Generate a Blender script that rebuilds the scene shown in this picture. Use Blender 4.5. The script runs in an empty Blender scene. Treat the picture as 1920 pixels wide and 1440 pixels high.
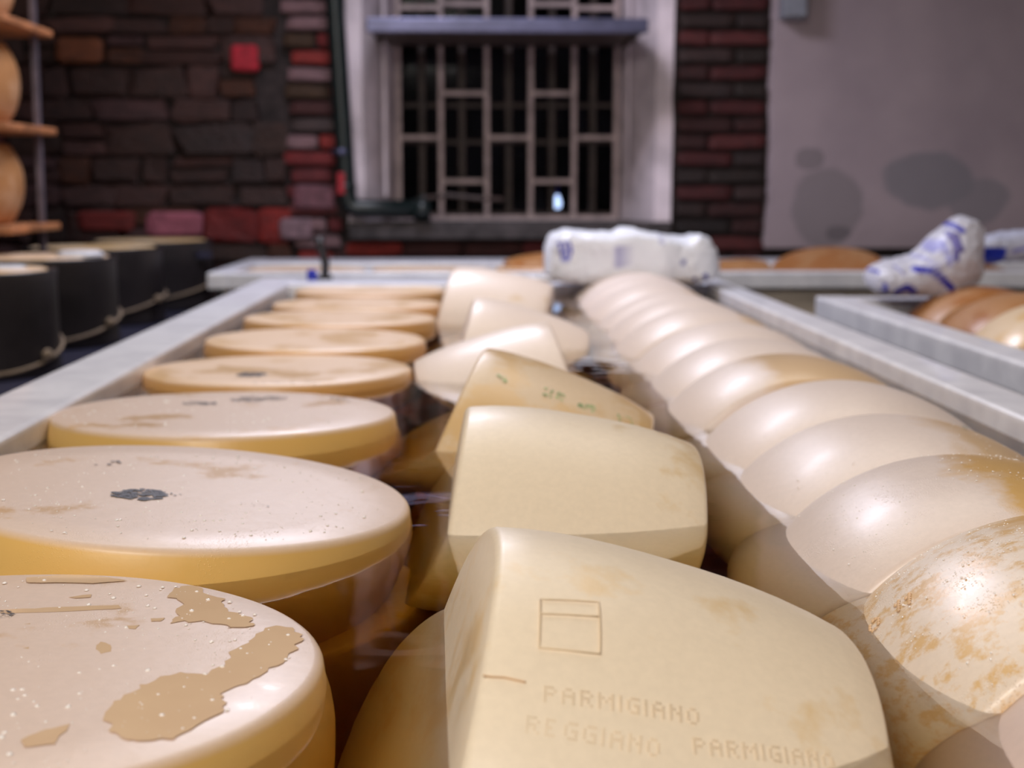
import bpy, bmesh, math, random
import numpy as np
from mathutils import Vector, Matrix, noise

PI = math.pi
C = bpy.context.scene.collection
SC = bpy.context.scene

# ------------------------------------------------------------------ camera
F = 2700.0                                   # focal length in pixels of the 1920 px wide frame
PITCH = math.atan(373.6 / F)
YAW = math.atan(75 / F * math.cos(PITCH))
CAM = np.array([0, 0, 1.282])
cam_d = bpy.data.cameras.new('camera')
cam = bpy.data.objects.new('camera', cam_d)
C.objects.link(cam)
cam.location = CAM
cam.rotation_euler = (PI / 2 - PITCH, 0, -YAW)
cam_d.sensor_width = 36
cam_d.lens = F / 1920 * 36
cam_d.clip_start = 0.02
cam_d.dof.use_dof = True
cam_d.dof.focus_distance = 1.05
cam_d.dof.aperture_fstop = 6.5
SC.camera = cam
_fw = np.array([math.sin(YAW) * math.cos(PITCH), math.cos(YAW) * math.cos(PITCH), -math.sin(PITCH)])
_rt = np.array([math.cos(YAW), -math.sin(YAW), 0])
_up = np.cross(_rt, _fw)


def ray(x, y):
    return _fw + _rt * (x - 960) / F + _up * (720 - y) / F


def on_z(x, y, z):                            # survey helper: where a sight line meets a level
    r = ray(x, y)
    return CAM + r * (z - CAM[2]) / r[2]


def on_y(x, y, Y):                            # ... or an upright plane at distance Y
    r = ray(x, y)
    return CAM + r * Y / r[1]


WALL_Y = 5.85
# ------------------------------------------------------------------ world, lamps, exposure
w = bpy.data.worlds.new('world')
SC.world = w
w.use_nodes = True
w.node_tree.nodes['Background'].inputs[0].default_value = (0.55, 0.5, 0.6, 1)
w.node_tree.nodes['Background'].inputs[1].default_value = 0.05


def area(name, loc, target, sx, sy, power, col):
    d = bpy.data.lights.new(name, 'AREA')
    d.shape = 'RECTANGLE'
    d.size, d.size_y = sx, sy
    d.energy = power
    d.color = col
    o = bpy.data.objects.new(name, d)
    C.objects.link(o)
    o.location = loc
    o.rotation_euler = (Vector(target) - Vector(loc)).to_track_quat('-Z', 'Y').to_euler()
    return o


area('ceiling_lamp_near', (0.0, 2.55, 3.15), (0.05, 2.0, 1.0), 2.2, 2.0, 38, (1.0, 0.93, 0.86))
area('ceiling_lamp_far', (-0.3, 4.6, 2.9), (0.1, 3.9, 1.0), 0.9, 0.45, 44, (0.82, 0.83, 1.0))
area('added_fill_back', (-0.75, -1.5, 2.72), (0.15, 0.9, 0.9), 1.5, 0.7, 80, (1.0, 0.94, 0.87))  # added fill light behind and above the camera, not a fixture of the room
sd = bpy.data.lights.new('wall_spot', 'SPOT')          # shaded lamp trained on the window wall
sd.energy = 26
sd.spot_size = math.radians(66)
sd.spot_blend = 1.0
sd.shadow_soft_size = 0.12
sd.color = (0.95, 0.86, 0.95)
so = bpy.data.objects.new('wall_spot', sd)
C.objects.link(so)
so.location = (-0.15, 4.3, 2.95)
so.rotation_euler = (Vector((0.85, WALL_Y, 1.25)) - Vector(so.location)).to_track_quat('-Z', 'Y').to_euler()

SC.view_settings.view_transform = 'Standard'
SC.view_settings.look = 'None'
SC.view_settings.exposure = 0.0
SC.view_settings.gamma = 1.0
SC.view_settings.use_curve_mapping = False
SC.cycles.max_bounces = 9
SC.cycles.use_adaptive_sampling = True
SC.cycles.adaptive_threshold = 0.05
SC.cycles.transmission_bounces = 8
SC.cycles.transparent_max_bounces = 8
SC.cycles.sample_clamp_indirect = 6

rnd = random.Random(7)


# ------------------------------------------------------------------ materials
class NT:
    def __init__(self, name):
        self.m = bpy.data.materials.new(name)
        self.m.use_nodes = True
        self.t = self.m.node_tree
        self.b = self.t.nodes['Principled BSDF']
        self.out = self.t.nodes['Material Output']

    def n(self, kind, **kw):
        x = self.t.nodes.new('ShaderNode' + kind)
        for k, v in kw.items():
            if k in x.inputs:
                x.inputs[k].default_value = v
            else:
                setattr(x, k, v)
        return x

    def l(self, a, b):
        self.t.links.new(a, b)

    def coord(self, scale=None):
        tc = self.n('TexCoord')
        v = tc.outputs['Object']
        oi = self.n('ObjectInfo')
        add = self.n('VectorMath', operation='MULTIPLY_ADD')
        self.l(oi.outputs['Random'], add.inputs[0])
        add.inputs[1].default_value = (37, 51, 23)
        self.l(v, add.inputs[2])
        return add.outputs[0]

    def noise(self, vec, scale, detail=4, rough=0.55):
        x = self.n('TexNoise')
        x.inputs['Scale'].default_value = scale
        x.inputs['Detail'].default_value = detail
        x.inputs['Roughness'].default_value = rough
        self.l(vec, x.inputs['Vector'])
        return x.outputs[0]

    def ramp(self, fac, stops):
        r = self.n('ValToRGB')
        e = r.color_ramp.elements
        while len(e) < len(stops):
            e.new(0.5)
        for i, (p, c) in enumerate(stops):
            e[i].position = p
            e[i].color = (c, c, c, 1) if isinstance(c, (int, float)) else (*c, 1)
        self.l(fac, r.inputs[0])
        return r.outputs[0]

    def mix(self, fac, a, b):
        x = self.n('Mix', data_type='RGBA')
        if hasattr(fac, 'links'):
            self.l(fac, x.inputs[0])
        else:
            x.inputs[0].default_value = fac
        for i, v in ((6, a), (7, b)):
            if hasattr(v, 'links'):
                self.l(v, x.inputs[i])
            else:
                x.inputs[i].default_value = (*v, 1)
        return x.outputs[2]

    def bump(self, h, strength, dist, prev=None):
        x = self.n('Bump')
        x.inputs['Strength'].default_value = strength
        x.inputs['Distance'].default_value = dist
        self.l(h, x.inputs['Height'])
        if prev is not None:
            self.l(prev, x.inputs['Normal'])
        return x.outputs[0]


def plain(name, col, rough=0.5, metal=0.0, var=0.12, scale=30, bump=0.0, spec=0.5, coat=0.0):
    g = NT(name)
    v = g.coord()
    nz = g.noise(v, scale)
    c2 = tuple(max(0, c * (1 - var)) for c in col)
    c1 = tuple(min(1, c * (1 + var)) for c in col)
    g.l(g.ramp(nz, [(0.35, c2), (0.65, c1)]), g.b.inputs['Base Color'])
    g.b.inputs['Roughness'].default_value = rough
    g.b.inputs['Metallic'].default_value = metal
    g.b.inputs['Specular IOR Level'].default_value = spec
    g.b.inputs['Coat Weight'].default_value = coat
    if bump:
        g.l(g.bump(g.noise(v, scale * 3), bump, 0.004), g.b.inputs['Normal'])
    return g.m


def cheese_mat(name, bare, film, cover, scale=9.0, rough=0.42, sparkle=0.35, side=None, painted=False, foam=0.0):
    """Wet rind: smooth bare rind where cover is low, dewy pale film elsewhere.
    side: colour of the rounded side when it differs from the flat faces;
    painted: the 'film' attribute of the mesh shifts where the film lies."""
    g = NT(name)
    v = g.coord()
    big = g.noise(v, scale, 8, 0.66)
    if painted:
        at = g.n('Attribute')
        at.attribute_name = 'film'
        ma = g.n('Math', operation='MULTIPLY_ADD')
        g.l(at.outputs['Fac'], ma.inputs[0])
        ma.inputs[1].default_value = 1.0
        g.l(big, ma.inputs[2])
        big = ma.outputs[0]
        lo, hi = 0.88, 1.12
    else:
        lo, hi = 1 - cover - 0.03, 1 - cover + 0.04
    mask = g.ramp(big, [(0.0, 0.0), (1.0, 1.0)])
    mr0 = g.n('MapRange')
    g.l(big, mr0.inputs[0])
    mr0.inputs[1].default_value = lo
    mr0.inputs[2].default_value = hi
    mask = mr0.outputs[0]
    if foam:
        fm = g.noise(v, 48, 5, 0.7)
        k = g.n('Math', operation='MULTIPLY')
        g.l(mask, k.inputs[0])
        g.l(g.ramp(fm, [(0.40, 1 - foam), (0.52, 1.0)]), k.inputs[1])
        mask = k.outputs[0]
    tone = g.noise(v, 3.0, 3)
    bare_c = g.mix(tone, tuple(c * 0.84 for c in bare), tuple(min(1, c * 1.12) for c in bare))
    fine = g.noise(v, 160, 3, 0.7)
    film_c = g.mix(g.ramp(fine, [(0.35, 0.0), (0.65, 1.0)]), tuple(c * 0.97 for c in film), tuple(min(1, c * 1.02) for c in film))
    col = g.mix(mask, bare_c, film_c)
    if side:
        tc = g.n('TexCoord')
        sx = g.n('SeparateXYZ')
        g.l(tc.outputs['Object'], sx.inputs[0])
        ab = g.n('Math', operation='ABSOLUTE')
        g.l(sx.outputs[2], ab.inputs[0])
        rim = g.n('MapRange')
        g.l(ab.outputs[0], rim.inputs[0])
        rim.inputs[1].default_value = 0.1125
        rim.inputs[2].default_value = 0.1185
        sc_ = g.mix(tone, tuple(c * 0.85 for c in side), tuple(min(1, c * 1.1) for c in side))
        col = g.mix(rim.outputs[0], sc_, col)
    g.l(col, g.b.inputs['Base Color'])
    rr = g.n('MapRange')
    g.l(mask, rr.inputs[0])
    rr.inputs[3].default_value = rough * 0.7
    rr.inputs[4].default_value = rough
    g.l(rr.outputs[0], g.b.inputs['Roughness'])
    vor = g.n('TexVoronoi')
    vor.inputs['Scale'].default_value = 520
    g.l(v, vor.inputs['Vector'])
    drops = g.ramp(vor.outputs['Distance'], [(0.10, 1.0), (0.34, 0.0)])
    mm = g.n('Math', operation='MULTIPLY')
    g.l(drops, mm.inputs[0])
    g.l(g.ramp(g.noise(v, 16, 4), [(0.48, 0.0), (0.62, 1.0)]), mm.inputs[1])
    b1 = g.bump(g.noise(v, 55, 4), 0.22, 0.0016)
    b2 = g.bump(mm.outputs[0], sparkle, 0.0005, b1)
    g.l(b2, g.b.inputs['Normal'])
    g.b.inputs['Specular IOR Level'].default_value = 0.5
    g.b.inputs['Coat Weight'].default_value = 0.05
    g.b.inputs['Coat Roughness'].default_value = 0.18
    return g.m


BARE = (0.74, 0.46, 0.20)
M = {}
GOLD = (0.70, 0.42, 0.14)
M['cheese_near'] = cheese_mat('rind_near_left', (0.72, 0.48, 0.28), (0.76, 0.585, 0.47), 0.62, side=(0.78, 0.48, 0.14))
M['cheese_left'] = cheese_mat('rind_left', (0.82, 0.55, 0.30), (0.86, 0.63, 0.44), 0.55, side=(0.72, 0.38, 0.12))
M['cheese_cream'] = cheese_mat('rind_cream', (0.84, 0.63, 0.37), (0.87, 0.73, 0.54), 0.60, 6, 0.45, 0.15)
M['cheese_amber'] = cheese_mat('rind_amber', (0.74, 0.50, 0.24), (0.76, 0.58, 0.38), 0.5, 7, 0.42, 0.2)
M['cheese_pale'] = cheese_mat('rind_pale', (0.84, 0.64, 0.44), (0.88, 0.74, 0.64), 0.66, 6, 0.42, 0.2)
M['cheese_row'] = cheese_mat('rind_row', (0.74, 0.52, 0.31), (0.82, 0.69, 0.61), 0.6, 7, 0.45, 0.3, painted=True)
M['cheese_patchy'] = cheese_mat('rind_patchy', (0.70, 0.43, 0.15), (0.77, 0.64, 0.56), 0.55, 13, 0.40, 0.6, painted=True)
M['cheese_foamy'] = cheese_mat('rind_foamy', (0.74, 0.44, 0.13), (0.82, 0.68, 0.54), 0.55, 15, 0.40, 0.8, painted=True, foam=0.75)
M['cheese_pink'] = cheese_mat('rind_pink', (0.66, 0.47, 0.36), (0.70, 0.53, 0.44), 0.6, 6, 0.45, 0.4)
M['cheese_orange'] = cheese_mat('rind_orange', (0.40, 0.16, 0.045), (0.44, 0.22, 0.09), 0.5, 8, 0.45, 0.1)
M['cheese_brown'] = cheese_mat('rind_brown', (0.48, 0.23, 0.09), (0.56, 0.31, 0.16), 0.5, 5, 0.45, 0.1)
M['fibreglass'] = plain('white_fibreglass', (0.86, 0.86, 0.93), 0.35, var=0.10, scale=14, bump=0.15, coat=0.3)
M['basin_inside'] = plain('basin_inside', (0.52, 0.44, 0.36), 0.4, var=0.2, scale=9)
M['vat_blue'] = plain('vat_underframe', (0.02, 0.03, 0.045), 0.5)
M['steel'] = plain('steel', (0.07, 0.07, 0.12), 0.35, 0.7, var=0.15, scale=12)
M['post_metal'] = plain('post_metal', (0.13, 0.11, 0.14), 0.45, 0.4, var=0.4, scale=9)
M['zinc'] = plain('zinc_sheet', (0.09, 0.09, 0.16), 0.35, 0.4, var=0.35, scale=6)
M['black_plastic'] = plain('black_plastic', (0.018, 0.014, 0.015), 0.42)
M['rope'] = plain('tan_rope', (0.26, 0.19, 0.13), 0.8, var=0.35, scale=220, bump=0.6)
M['wood'] = plain('shelf_wood', (0.42, 0.17, 0.07), 0.5, var=0.3, scale=12)
M['mortar'] = plain('mortar', (0.030, 0.021, 0.020), 0.95, var=0.5, scale=22, bump=0.5)
M['plaster'] = plain('reveal_plaster', (0.66, 0.57, 0.60), 0.85, var=0.18, scale=7, bump=0.3)
M['grille'] = plain('grille_paint', (0.50, 0.39, 0.38), 0.55, var=0.25, scale=25)
M['sash'] = plain('sash_wood', (0.055, 0.035, 0.03), 0.6, var=0.3, scale=25)
M['pipe'] = plain('green_black_pipe', (0.006, 0.012, 0.012), 0.35, var=0.3)
M['red_label'] = plain('red_label', (0.35, 0.01, 0.02), 0.6)
M['blue'] = plain('blue_plastic', (0.01, 0.02, 0.35), 0.4)
M['dark_stone'] = plain('dark_stone', (0.06, 0.05, 0.05), 0.85, var=0.4, scale=18, bump=0.4)
M['floor'] = plain('floor_concrete', (0.06, 0.055, 0.055), 0.35, var=0.4, scale=4)
M['room'] = plain('room_plaster', (0.20, 0.16, 0.16), 0.9, var=0.2, scale=3)
M['grey_box'] = plain('grey_box', (0.22, 0.23, 0.27), 0.5)
M['white_plastic'] = plain('white_plastic', (0.75, 0.75, 0.8), 0.35)
M['ink'] = plain('black_ink', (0.035, 0.03, 0.035), 0.5, var=0.6, scale=260)
M['ink_soft'] = plain('grey_ink', (0.20, 0.15, 0.12), 0.5, var=0.5, scale=260)
M['green_ink'] = plain('green_ink', (0.38, 0.46, 0.22), 0.5, var=0.4, scale=200)
M['teal_ink'] = plain('teal_ink', (0.01, 0.20, 0.14), 0.5, var=0.4, scale=200)
M['pin'] = plain('pin_marks', (0.76, 0.60, 0.40), 0.6)
M['seam'] = plain('seam', (0.70, 0.45, 0.24), 0.6)
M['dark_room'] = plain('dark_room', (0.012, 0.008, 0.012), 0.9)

g = NT('puddle')
g.b.inputs['Base Color'].default_value = (0.62, 0.40, 0.22, 1)
g.b.inputs['Roughness'].default_value = 0.10
g.l(g.ramp(g.noise(g.coord(), 14), [(0.3, (0.78, 0.54, 0.34)), (0.7, (0.84, 0.60, 0.38))]), g.b.inputs['Base Color'])
M['puddle'] = g.m

g = NT('droplet')
g.b.inputs['Base Color'].default_value = (0.95, 0.88, 0.82, 1)  # sparkle painted into the drops: opaque near-white instead of clear water
g.b.inputs['Roughness'].default_value = 0.05
M['droplet'] = g.m

g = NT('brine')
g.b.inputs['Base Color'].default_value = (1, 1, 1, 1)
g.b.inputs['Roughness'].default_value = 0.0
g.b.inputs['Transmission Weight'].default_value = 1.0
g.b.inputs['IOR'].default_value = 1.37
va = g.n('VolumeAbsorption')
va.inputs['Color'].default_value = (0.92, 0.76, 0.16, 1)
va.inputs['Density'].default_value = 5.5
g.l(va.outputs[0], g.out.inputs['Volume'])
g.l(g.bump(g.noise(g.n('TexCoord').outputs['Object'], 7, 2), 0.12, 0.01), g.b.inputs['Normal'])
M['brine'] = g.m

g = NT('window_glass')
g.b.inputs['Base Color'].default_value = (0.8, 0.85, 0.9, 1)
g.b.inputs['Roughness'].default_value = 0.08
g.b.inputs['Transmission Weight'].default_value = 1.0
g.b.inputs['IOR'].default_value = 1.1
M['glass'] = g.m

g = NT('bulb')
g.b.inputs['Emission Color'].default_value = (0.55, 0.68, 1, 1)
g.b.inputs['Emission Strength'].default_value = 2.2
M['bulb'] = g.m


def masonry_mat(name, rough, bump):
    g = NT(name)
    oi = g.n('ObjectInfo')
    v = g.coord()
    nz = g.noise(v, 3.0, 6, 0.65)
    mul = g.ramp(nz, [(0.3, 0.55), (0.7, 1.35)])
    x = g.n('Mix', data_type='RGBA', blend_type='MULTIPLY')
    x.inputs[0].default_value = 1
    g.l(oi.outputs['Color'], x.inputs[6])
    g.l(mul, x.inputs[7])
    g.l(x.outputs[2], g.b.inputs['Base Color'])
    g.b.inputs['Roughness'].default_value = rough
    g.l(g.bump(g.noise(v, 9, 6), bump, 0.02), g.b.inputs['Normal'])
    return g.m


M['stone'] = masonry_mat('stone', 0.6, 0.6)
M['brick'] = masonry_mat('brick', 0.7, 0.4)

# old plaster with grey repaired patches (stains with a shape of their own, in wall coordinates)
g = NT('patched_plaster')
tc = g.n('TexCoord')
v = tc.outputs['Object']
base = g.ramp(g.noise(v, 2.2, 5), [(0.3, (0.30, 0.24, 0.265)), (0.7, (0.40, 0.32, 0.34))])
warp = g.n('VectorMath', operation='MULTIPLY_ADD')
wn = g.n('TexNoise')
wn.inputs['Scale'].default_value = 6
wn.inputs['Detail'].default_value = 5
g.l(v, wn.inputs['Vector'])
g.l(wn.outputs['Color'], warp.inputs[0])
warp.inputs[1].default_value = (0.09, 0.0, 0.09)
g.l(v, warp.inputs[2])
cur = base
for (cx, cz, rx, rz, col) in ((0.245, 1.19, 0.165, 0.17, (0.22, 0.19, 0.20)), (0.66, 1.30, 0.20, 0.12, (0.20, 0.19, 0.21)),
                              (0.17, 1.39, 0.055, 0.05, (0.20, 0.17, 0.18)), (0.86, 1.22, 0.13, 0.10, (0.23, 0.21, 0.23)),
                              (0.30, 1.09, 0.06, 0.03, (0.14, 0.12, 0.13))):
    mp = g.n('VectorMath', operation='SUBTRACT')
    g.l(warp.outputs[0], mp.inputs[0])
    mp.inputs[1].default_value = (cx + 0.045, 0, cz + 0.045)
    sc = g.n('VectorMath', operation='MULTIPLY')
    g.l(mp.outputs[0], sc.inputs[0])
    sc.inputs[1].default_value = (1 / rx, 0, 1 / rz)
    ln = g.n('VectorMath', operation='LENGTH')
    g.l(sc.outputs[0], ln.inputs[0])
    cur = g.mix(g.ramp(ln.outputs['Value'], [(0.88, 0.75), (1.0, 0.0)]), cur, col)
g.l(cur, g.b.inputs['Base Color'])
g.b.inputs['Roughness'].default_value = 0.85
g.l(g.bump(g.noise(v, 12, 5), 0.3, 0.01), g.b.inputs['Normal'])
M['patched'] = g.m


def attr_mat(name, base, rough, trans=0.0):
    g = NT(name)
    a = g.n('Attribute')
    a.attribute_name = 'print'
    g.l(a.outputs['Color'], g.b.inputs['Base Color'])
    g.b.inputs['Roughness'].default_value = rough
    v = g.n('TexCoord').outputs['Object']
    g.l(g.bump(g.noise(v, 38, 5, 0.6), 0.55, 0.008), g.b.inputs['Normal'])
    g.b.inputs['Subsurface Weight'].default_value = 0.0
    return g.m


M['bag'] = attr_mat('printed_plastic', None, 0.32)


# ------------------------------------------------------------------ mesh helpers
def mesh_obj(name, verts, faces, mat, parent=None, smooth=False):
    me = bpy.data.meshes.new(name)
    me.from_pydata([tuple(v) for v in verts], [], faces)
    me.update()
    if mat:
        me.materials.append(M[mat])
    if smooth:
        me.shade_smooth()
    o = bpy.data.objects.new(name, me)
    C.objects.link(o)
    if parent:
        o.parent = parent
    return o


def bm_obj(name, bm, mat, parent=None, smooth=False):
    me = bpy.data.meshes.new(name)
    bm.normal_update()
    bm.to_mesh(me)
    bm.free()
    me.materials.append(M[mat])
    if smooth:
        me.shade_smooth()
    o = bpy.data.objects.new(name, me)
    C.objects.link(o)
    if parent:
        o.parent = parent
    return o


def add_box(bm, lo, hi, bevel=0.0, seg=2):
    b = bmesh.new()
    bmesh.ops.create_cube(b, size=1)
    for v in b.verts:
        v.co = Vector([lo[i] + (v.co[i] + 0.5) * (hi[i] - lo[i]) for i in range(3)])
    if bevel:
        bmesh.ops.bevel(b, geom=b.edges[:], offset=bevel, segments=seg, affect='EDGES', profile=0.6)
    tmp = bpy.data.meshes.new('t')
    b.to_mesh(tmp)
    b.free()
    bm.from_mesh(tmp)
    bpy.data.meshes.remove(tmp)


def box(name, lo, hi, mat, parent=None, bevel=0.0, seg=2):
    bm = bmesh.new()
    add_box(bm, lo, hi, bevel, seg)
    return bm_obj(name, bm, mat, parent, smooth=False)


def tube_data(path, r, n=12, closed=False, cap=True):
    path = [Vector(p) for p in path]
    vs, fs = [], []
    N = len(path)
    prev = None
    for i, p in enumerate(path):
        a = path[(i - 1) % N] if (i or closed) else p
        b = path[(i + 1) % N] if (i < N - 1 or closed) else p
        d = (b - a).normalized()
        u = (prev - d * prev.dot(d)).normalized() if prev else d.orthogonal().normalized()
        prev = u
        s = d.cross(u)
        for k in range(n):
            t = 2 * PI * k / n
            vs.append(p + u * r * math.cos(t) + s * r * math.sin(t))
    for i in range(N if closed else N - 1):
        for k in range(n):
            a, b = i * n + k, i * n + (k + 1) % n
            c, d2 = ((i + 1) % N) * n + (k + 1) % n, ((i + 1) % N) * n + k
            fs.append((a, b, c, d2))
    if cap and not closed:
        fs.append(tuple(range(n))[::-1])
        fs.append(tuple((N - 1) * n + k for k in range(n)))
    return vs, fs


def tube(name, path, r, mat, parent=None, n=12, closed=False):
    v, f = tube_data(path, r, n, closed)
    return mesh_obj(name, v, f, mat, parent, True)


def lathe(name, prof, mat, parent=None, seg=64, wob=0.0, seed=0):
    """prof: (radius, z) from the axis at the bottom to the axis at the top."""
    vs, fs = [], []
    idx = []
    for (r, z) in prof:
        if r < 1e-6:
            idx.append([len(vs)])
            vs.append((0, 0, z))
        else:
            ring = []
            for k in range(seg):
                t = 2 * PI * k / seg
                rr = r
                zz = z
                if wob:
                    q = Vector((math.cos(t) * 1.3 + seed * 7.1, math.sin(t) * 1.3, z * 4 + seed))
                    rr = r * (1 + wob * noise.noise(q))
                    zz = z + wob * 0.02 * noise.noise(Vector((r * 9 * math.cos(t), r * 9 * math.sin(t), seed * 3.3 + z)))
                ring.append(len(vs))
                vs.append((rr * math.cos(t), rr * math.sin(t), zz))
            idx.append(ring)
    for a, b in zip(idx, idx[1:]):
        for k in range(seg):
            k2 = (k + 1) % seg
            if len(a) == 1:
                fs.append((a[0], b[k2], b[k]))
            elif len(b) == 1:
                fs.append((a[k], a[k2], b[0]))
            else:
                fs.append((a[k], a[k2], b[k2], b[k]))
    return mesh_obj(name, vs, fs, mat, parent, True)


def empty(name, loc=(0, 0, 0)):
    o = bpy.data.objects.new(name, None)
    C.objects.link(o)
    o.location = loc
    o.empty_display_size = 0.05
    return o


def tag(o, label=None, cat=None, group=None, kind=None):
    if label:
        o['label'] = label
    if cat:
        o['category'] = cat
    if group:
        o['group'] = group
    if kind:
        o['kind'] = kind
    return o


# ================================================================== ROOM SHELL
WY = 5.85                                      # face of the back wall
fl = box('floor', (-3.4, -2.2, -0.1), (3.4, 6.4, 0), 'floor'); tag(fl, 'dark wet concrete floor under the vats', kind='structure')
ce = box('ceiling', (-3.4, -2.2, 3.3), (3.4, 6.4, 3.4), 'room'); tag(ce, 'dim plastered ceiling above the vats', kind='structure')
for nm, lo, hi in (('wall_left', (-3.4, -2.2, 0), (-3.2, 6.4, 3.3)), ('wall_right', (3.2, -2.2, 0), (3.4, 6.4, 3.3)),
                   ('wall_front', (-3.4, -2.4, 0), (3.4, -2.2, 3.3))):
    tag(box(nm, lo, hi, 'room'), 'plain dim plastered room wall', kind='structure')

# back wall: mortar bed with a window opening, stones and bricks set proud of it
OX0, OX1 = on_y(650, 200, WY)[0], on_y(1262, 200, WY)[0]
OZ0 = on_y(900, 416, WY)[2]
OZ1 = 2.55
bm = bmesh.new()
add_box(bm, (-3.2, WY + 0.03, 0), (OX0, WY + 0.5, 3.3))
add_box(bm, (OX1, WY + 0.03, 0), (3.2, WY + 0.5, 3.3))
add_box(bm, (OX0, WY + 0.03, 0), (OX1, WY + 0.5, OZ0))
add_box(bm, (OX0, WY + 0.03, OZ1), (OX1, WY + 0.5, 3.3))
wall = bm_obj('wall_back', bm, 'mortar')
tag(wall, 'dark rubble stone and red brick wall behind the vats', kind='structure')


def rock_mesh(seed, jitter, cuts=1):
    b = bmesh.new()
    bmesh.ops.create_cube(b, size=1)
    bmesh.ops.bevel(b, geom=b.edges[:], offset=0.12, segments=1, affect='EDGES')
    r = random.Random(seed)
    for v in b.verts:
        v.co += Vector((r.uniform(-1, 1), r.uniform(-1, 1), r.uniform(-1, 1))) * jitter
    me = bpy.data.meshes.new('masonry_%d' % seed)
    b.to_mesh(me)
    b.free()
    return me


stone_meshes = [rock_mesh(i, 0.10) for i in range(10)]
brick_meshes = [rock_mesh(20 + i, 0.035) for i in range(6)]
for me in stone_meshes:
    me.materials.append(M['stone'])
for me in brick_meshes:
    me.materials.append(M['brick'])


def piece(name, meshes, x0, x1, z0, z1, col, depth=0.06, proud=0.0):
    o = bpy.data.objects.new(name, rnd.choice(meshes))
    C.objects.link(o)
    o.parent = wall
    o.location = ((x0 + x1) / 2, WY + 0.03 - proud, (z0 + z1) / 2)
    o.scale = (x1 - x0, depth, z1 - z0)
    o.rotation_euler = (0, rnd.uniform(-0.03, 0.03), 0)
    if 'stone' in name:
        col = (col[0] * 1.25, col[1] * 0.76, col[2] * 0.64)
    k = 0.58 if 'stone' in name or col[0] < 0.1 else 0.8
    o.color = (col[0] * k, col[1] * k * 0.95, col[2] * k * 0.95, 1)
    return o


STONE_COLS = [(0.060, 0.030, 0.022), (0.075, 0.048, 0.045), (0.085, 0.058, 0.066), (0.045, 0.028, 0.018), (0.095, 0.060, 0.055),
              (0.060, 0.038, 0.034), (0.032, 0.020, 0.017), (0.085, 0.038, 0.012), (0.05, 0.030, 0.024)]
RED = [(0.20, 0.015, 0.015), (0.30, 0.025, 0.018), (0.15, 0.018, 0.020), (0.17, 0.035, 0.035), (0.09, 0.018, 0.015)]
XL, XPIPE = -2.25, OX0 - 0.02
BX = on_y(505, 200, WY)[0]                      # bricks begin here, left of the pipe
z = 0.72
while z < 2.3:
    h = rnd.uniform(0.065, 0.15)
    x = XL + rnd.uniform(-0.1, 0)
    end = BX + rnd.uniform(-0.06, 0.08)
    while x < end - 0.05:
        wd = min(rnd.uniform(0.10, 0.34), end - x)
        col = rnd.choice(STONE_COLS)
        if rnd.random() < 0.06:
            col = rnd.choice(RED)
        if wd > 0.14 and h > 0.11 and rnd.random() < 0.35:   # two thin stones in place of one
            m_ = z + h * rnd.uniform(0.4, 0.6)
            piece('stone', stone_meshes, x + .005, x + wd - .006, z + .004, m_ - .004, col, 0.07, rnd.uniform(-.006, .012))
            piece('stone', stone_meshes, x + .005, x + wd - .006, m_ + .004, z + h - .005, rnd.choice(STONE_COLS), 0.07, rnd.uniform(-.006, .012))
        else:
            piece('stone', stone_meshes, x + .005, x + wd - .006, z + .004, z + h - .005, col, 0.07, rnd.uniform(-.006, .014))
        x += wd
    z += h
# bright red and pink bricks low on the left and beside the pipe
bands = [(0, 0.34), (1, 0.3), (0, 0.3), (3, 0.3), (4, 0.26)]
z = 0.76
k = 0
while z < 2.3:
    x = BX + rnd.uniform(0.05, 0.10)
    while x < XPIPE - 0.04:
        wd = min(rnd.uniform(0.13, 0.25), XPIPE - x)
        c = rnd.choice(RED) if rnd.random() < 0.55 else rnd.choice(STONE_COLS)
        if rnd.random() < 0.12:
            c = (0.26, 0.15, 0.16)
        piece('brick', brick_meshes, x + .004, x + wd - .005, z + .006, z + .056, c, 0.06, rnd.uniform(0, .014))
        x += wd
    z += 0.066
    k += 1
for (px, py, pw, ph, c) in ((200, 415, 105, 36, (0.20, 0.02, 0.015)), (328, 420, 105, 44, (0.42, 0.12, 0.17)), (460, 110, 50, 46, (0.55, 0.02, 0.04)),
                            (150, 75 + 20, 85, 44, (0.20, 0.06, 0.02)), (556, 430, 60, 40, (0.30, 0.19, 0.22)), (590, 370, 70, 44, (0.20, 0.08, 0.10))):
    p = on_y(px, py, WY)
    hw, hh = pw / F * WY / 2, ph / F * WY / 2
    piece('brick', brick_meshes, p[0] - hw, p[0] + hw, p[2] - hh, p[2] + hh, c, 0.07, 0.022)
# brick pier right of the window, bricks below the window
PX0, PX1 = OX1 + 0.015, on_y(1436, 300, WY)[0]
z, row = 0.74, 0
while z < 2.3:
    xs = [PX0, PX0 + (PX1 - PX0) * (0.64 if row % 2 else 0.36), PX1]
    for a, b in zip(xs, xs[1:]):
        c = rnd.choice(RED[2:]) if rnd.random() < 0.55 else rnd.choice(STONE_COLS)
        c = (c[0] * 0.62, c[1] * 0.45, c[2] * 0.42)
        piece('brick', brick_meshes, a + .005, b - .005, z + .006, z + .058, c, 0.06, rnd.uniform(0, .012))
    z += 0.068
    row += 1
for row in range(5):
    z = OZ0 - 0.075 - 0.066 * (row + 1)
    x = OX0 - 0.02 + (0.1 if row % 2 else 0)
    while x < OX1 - 0.05:
        wd = min(0.24, OX1 - x)
        piece('brick', brick_meshes, x + .004, x + wd - .005, z + .005, z + .058, rnd.choice(RED[1:]), 0.06, rnd.uniform(0, .012))
        x += wd

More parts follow.
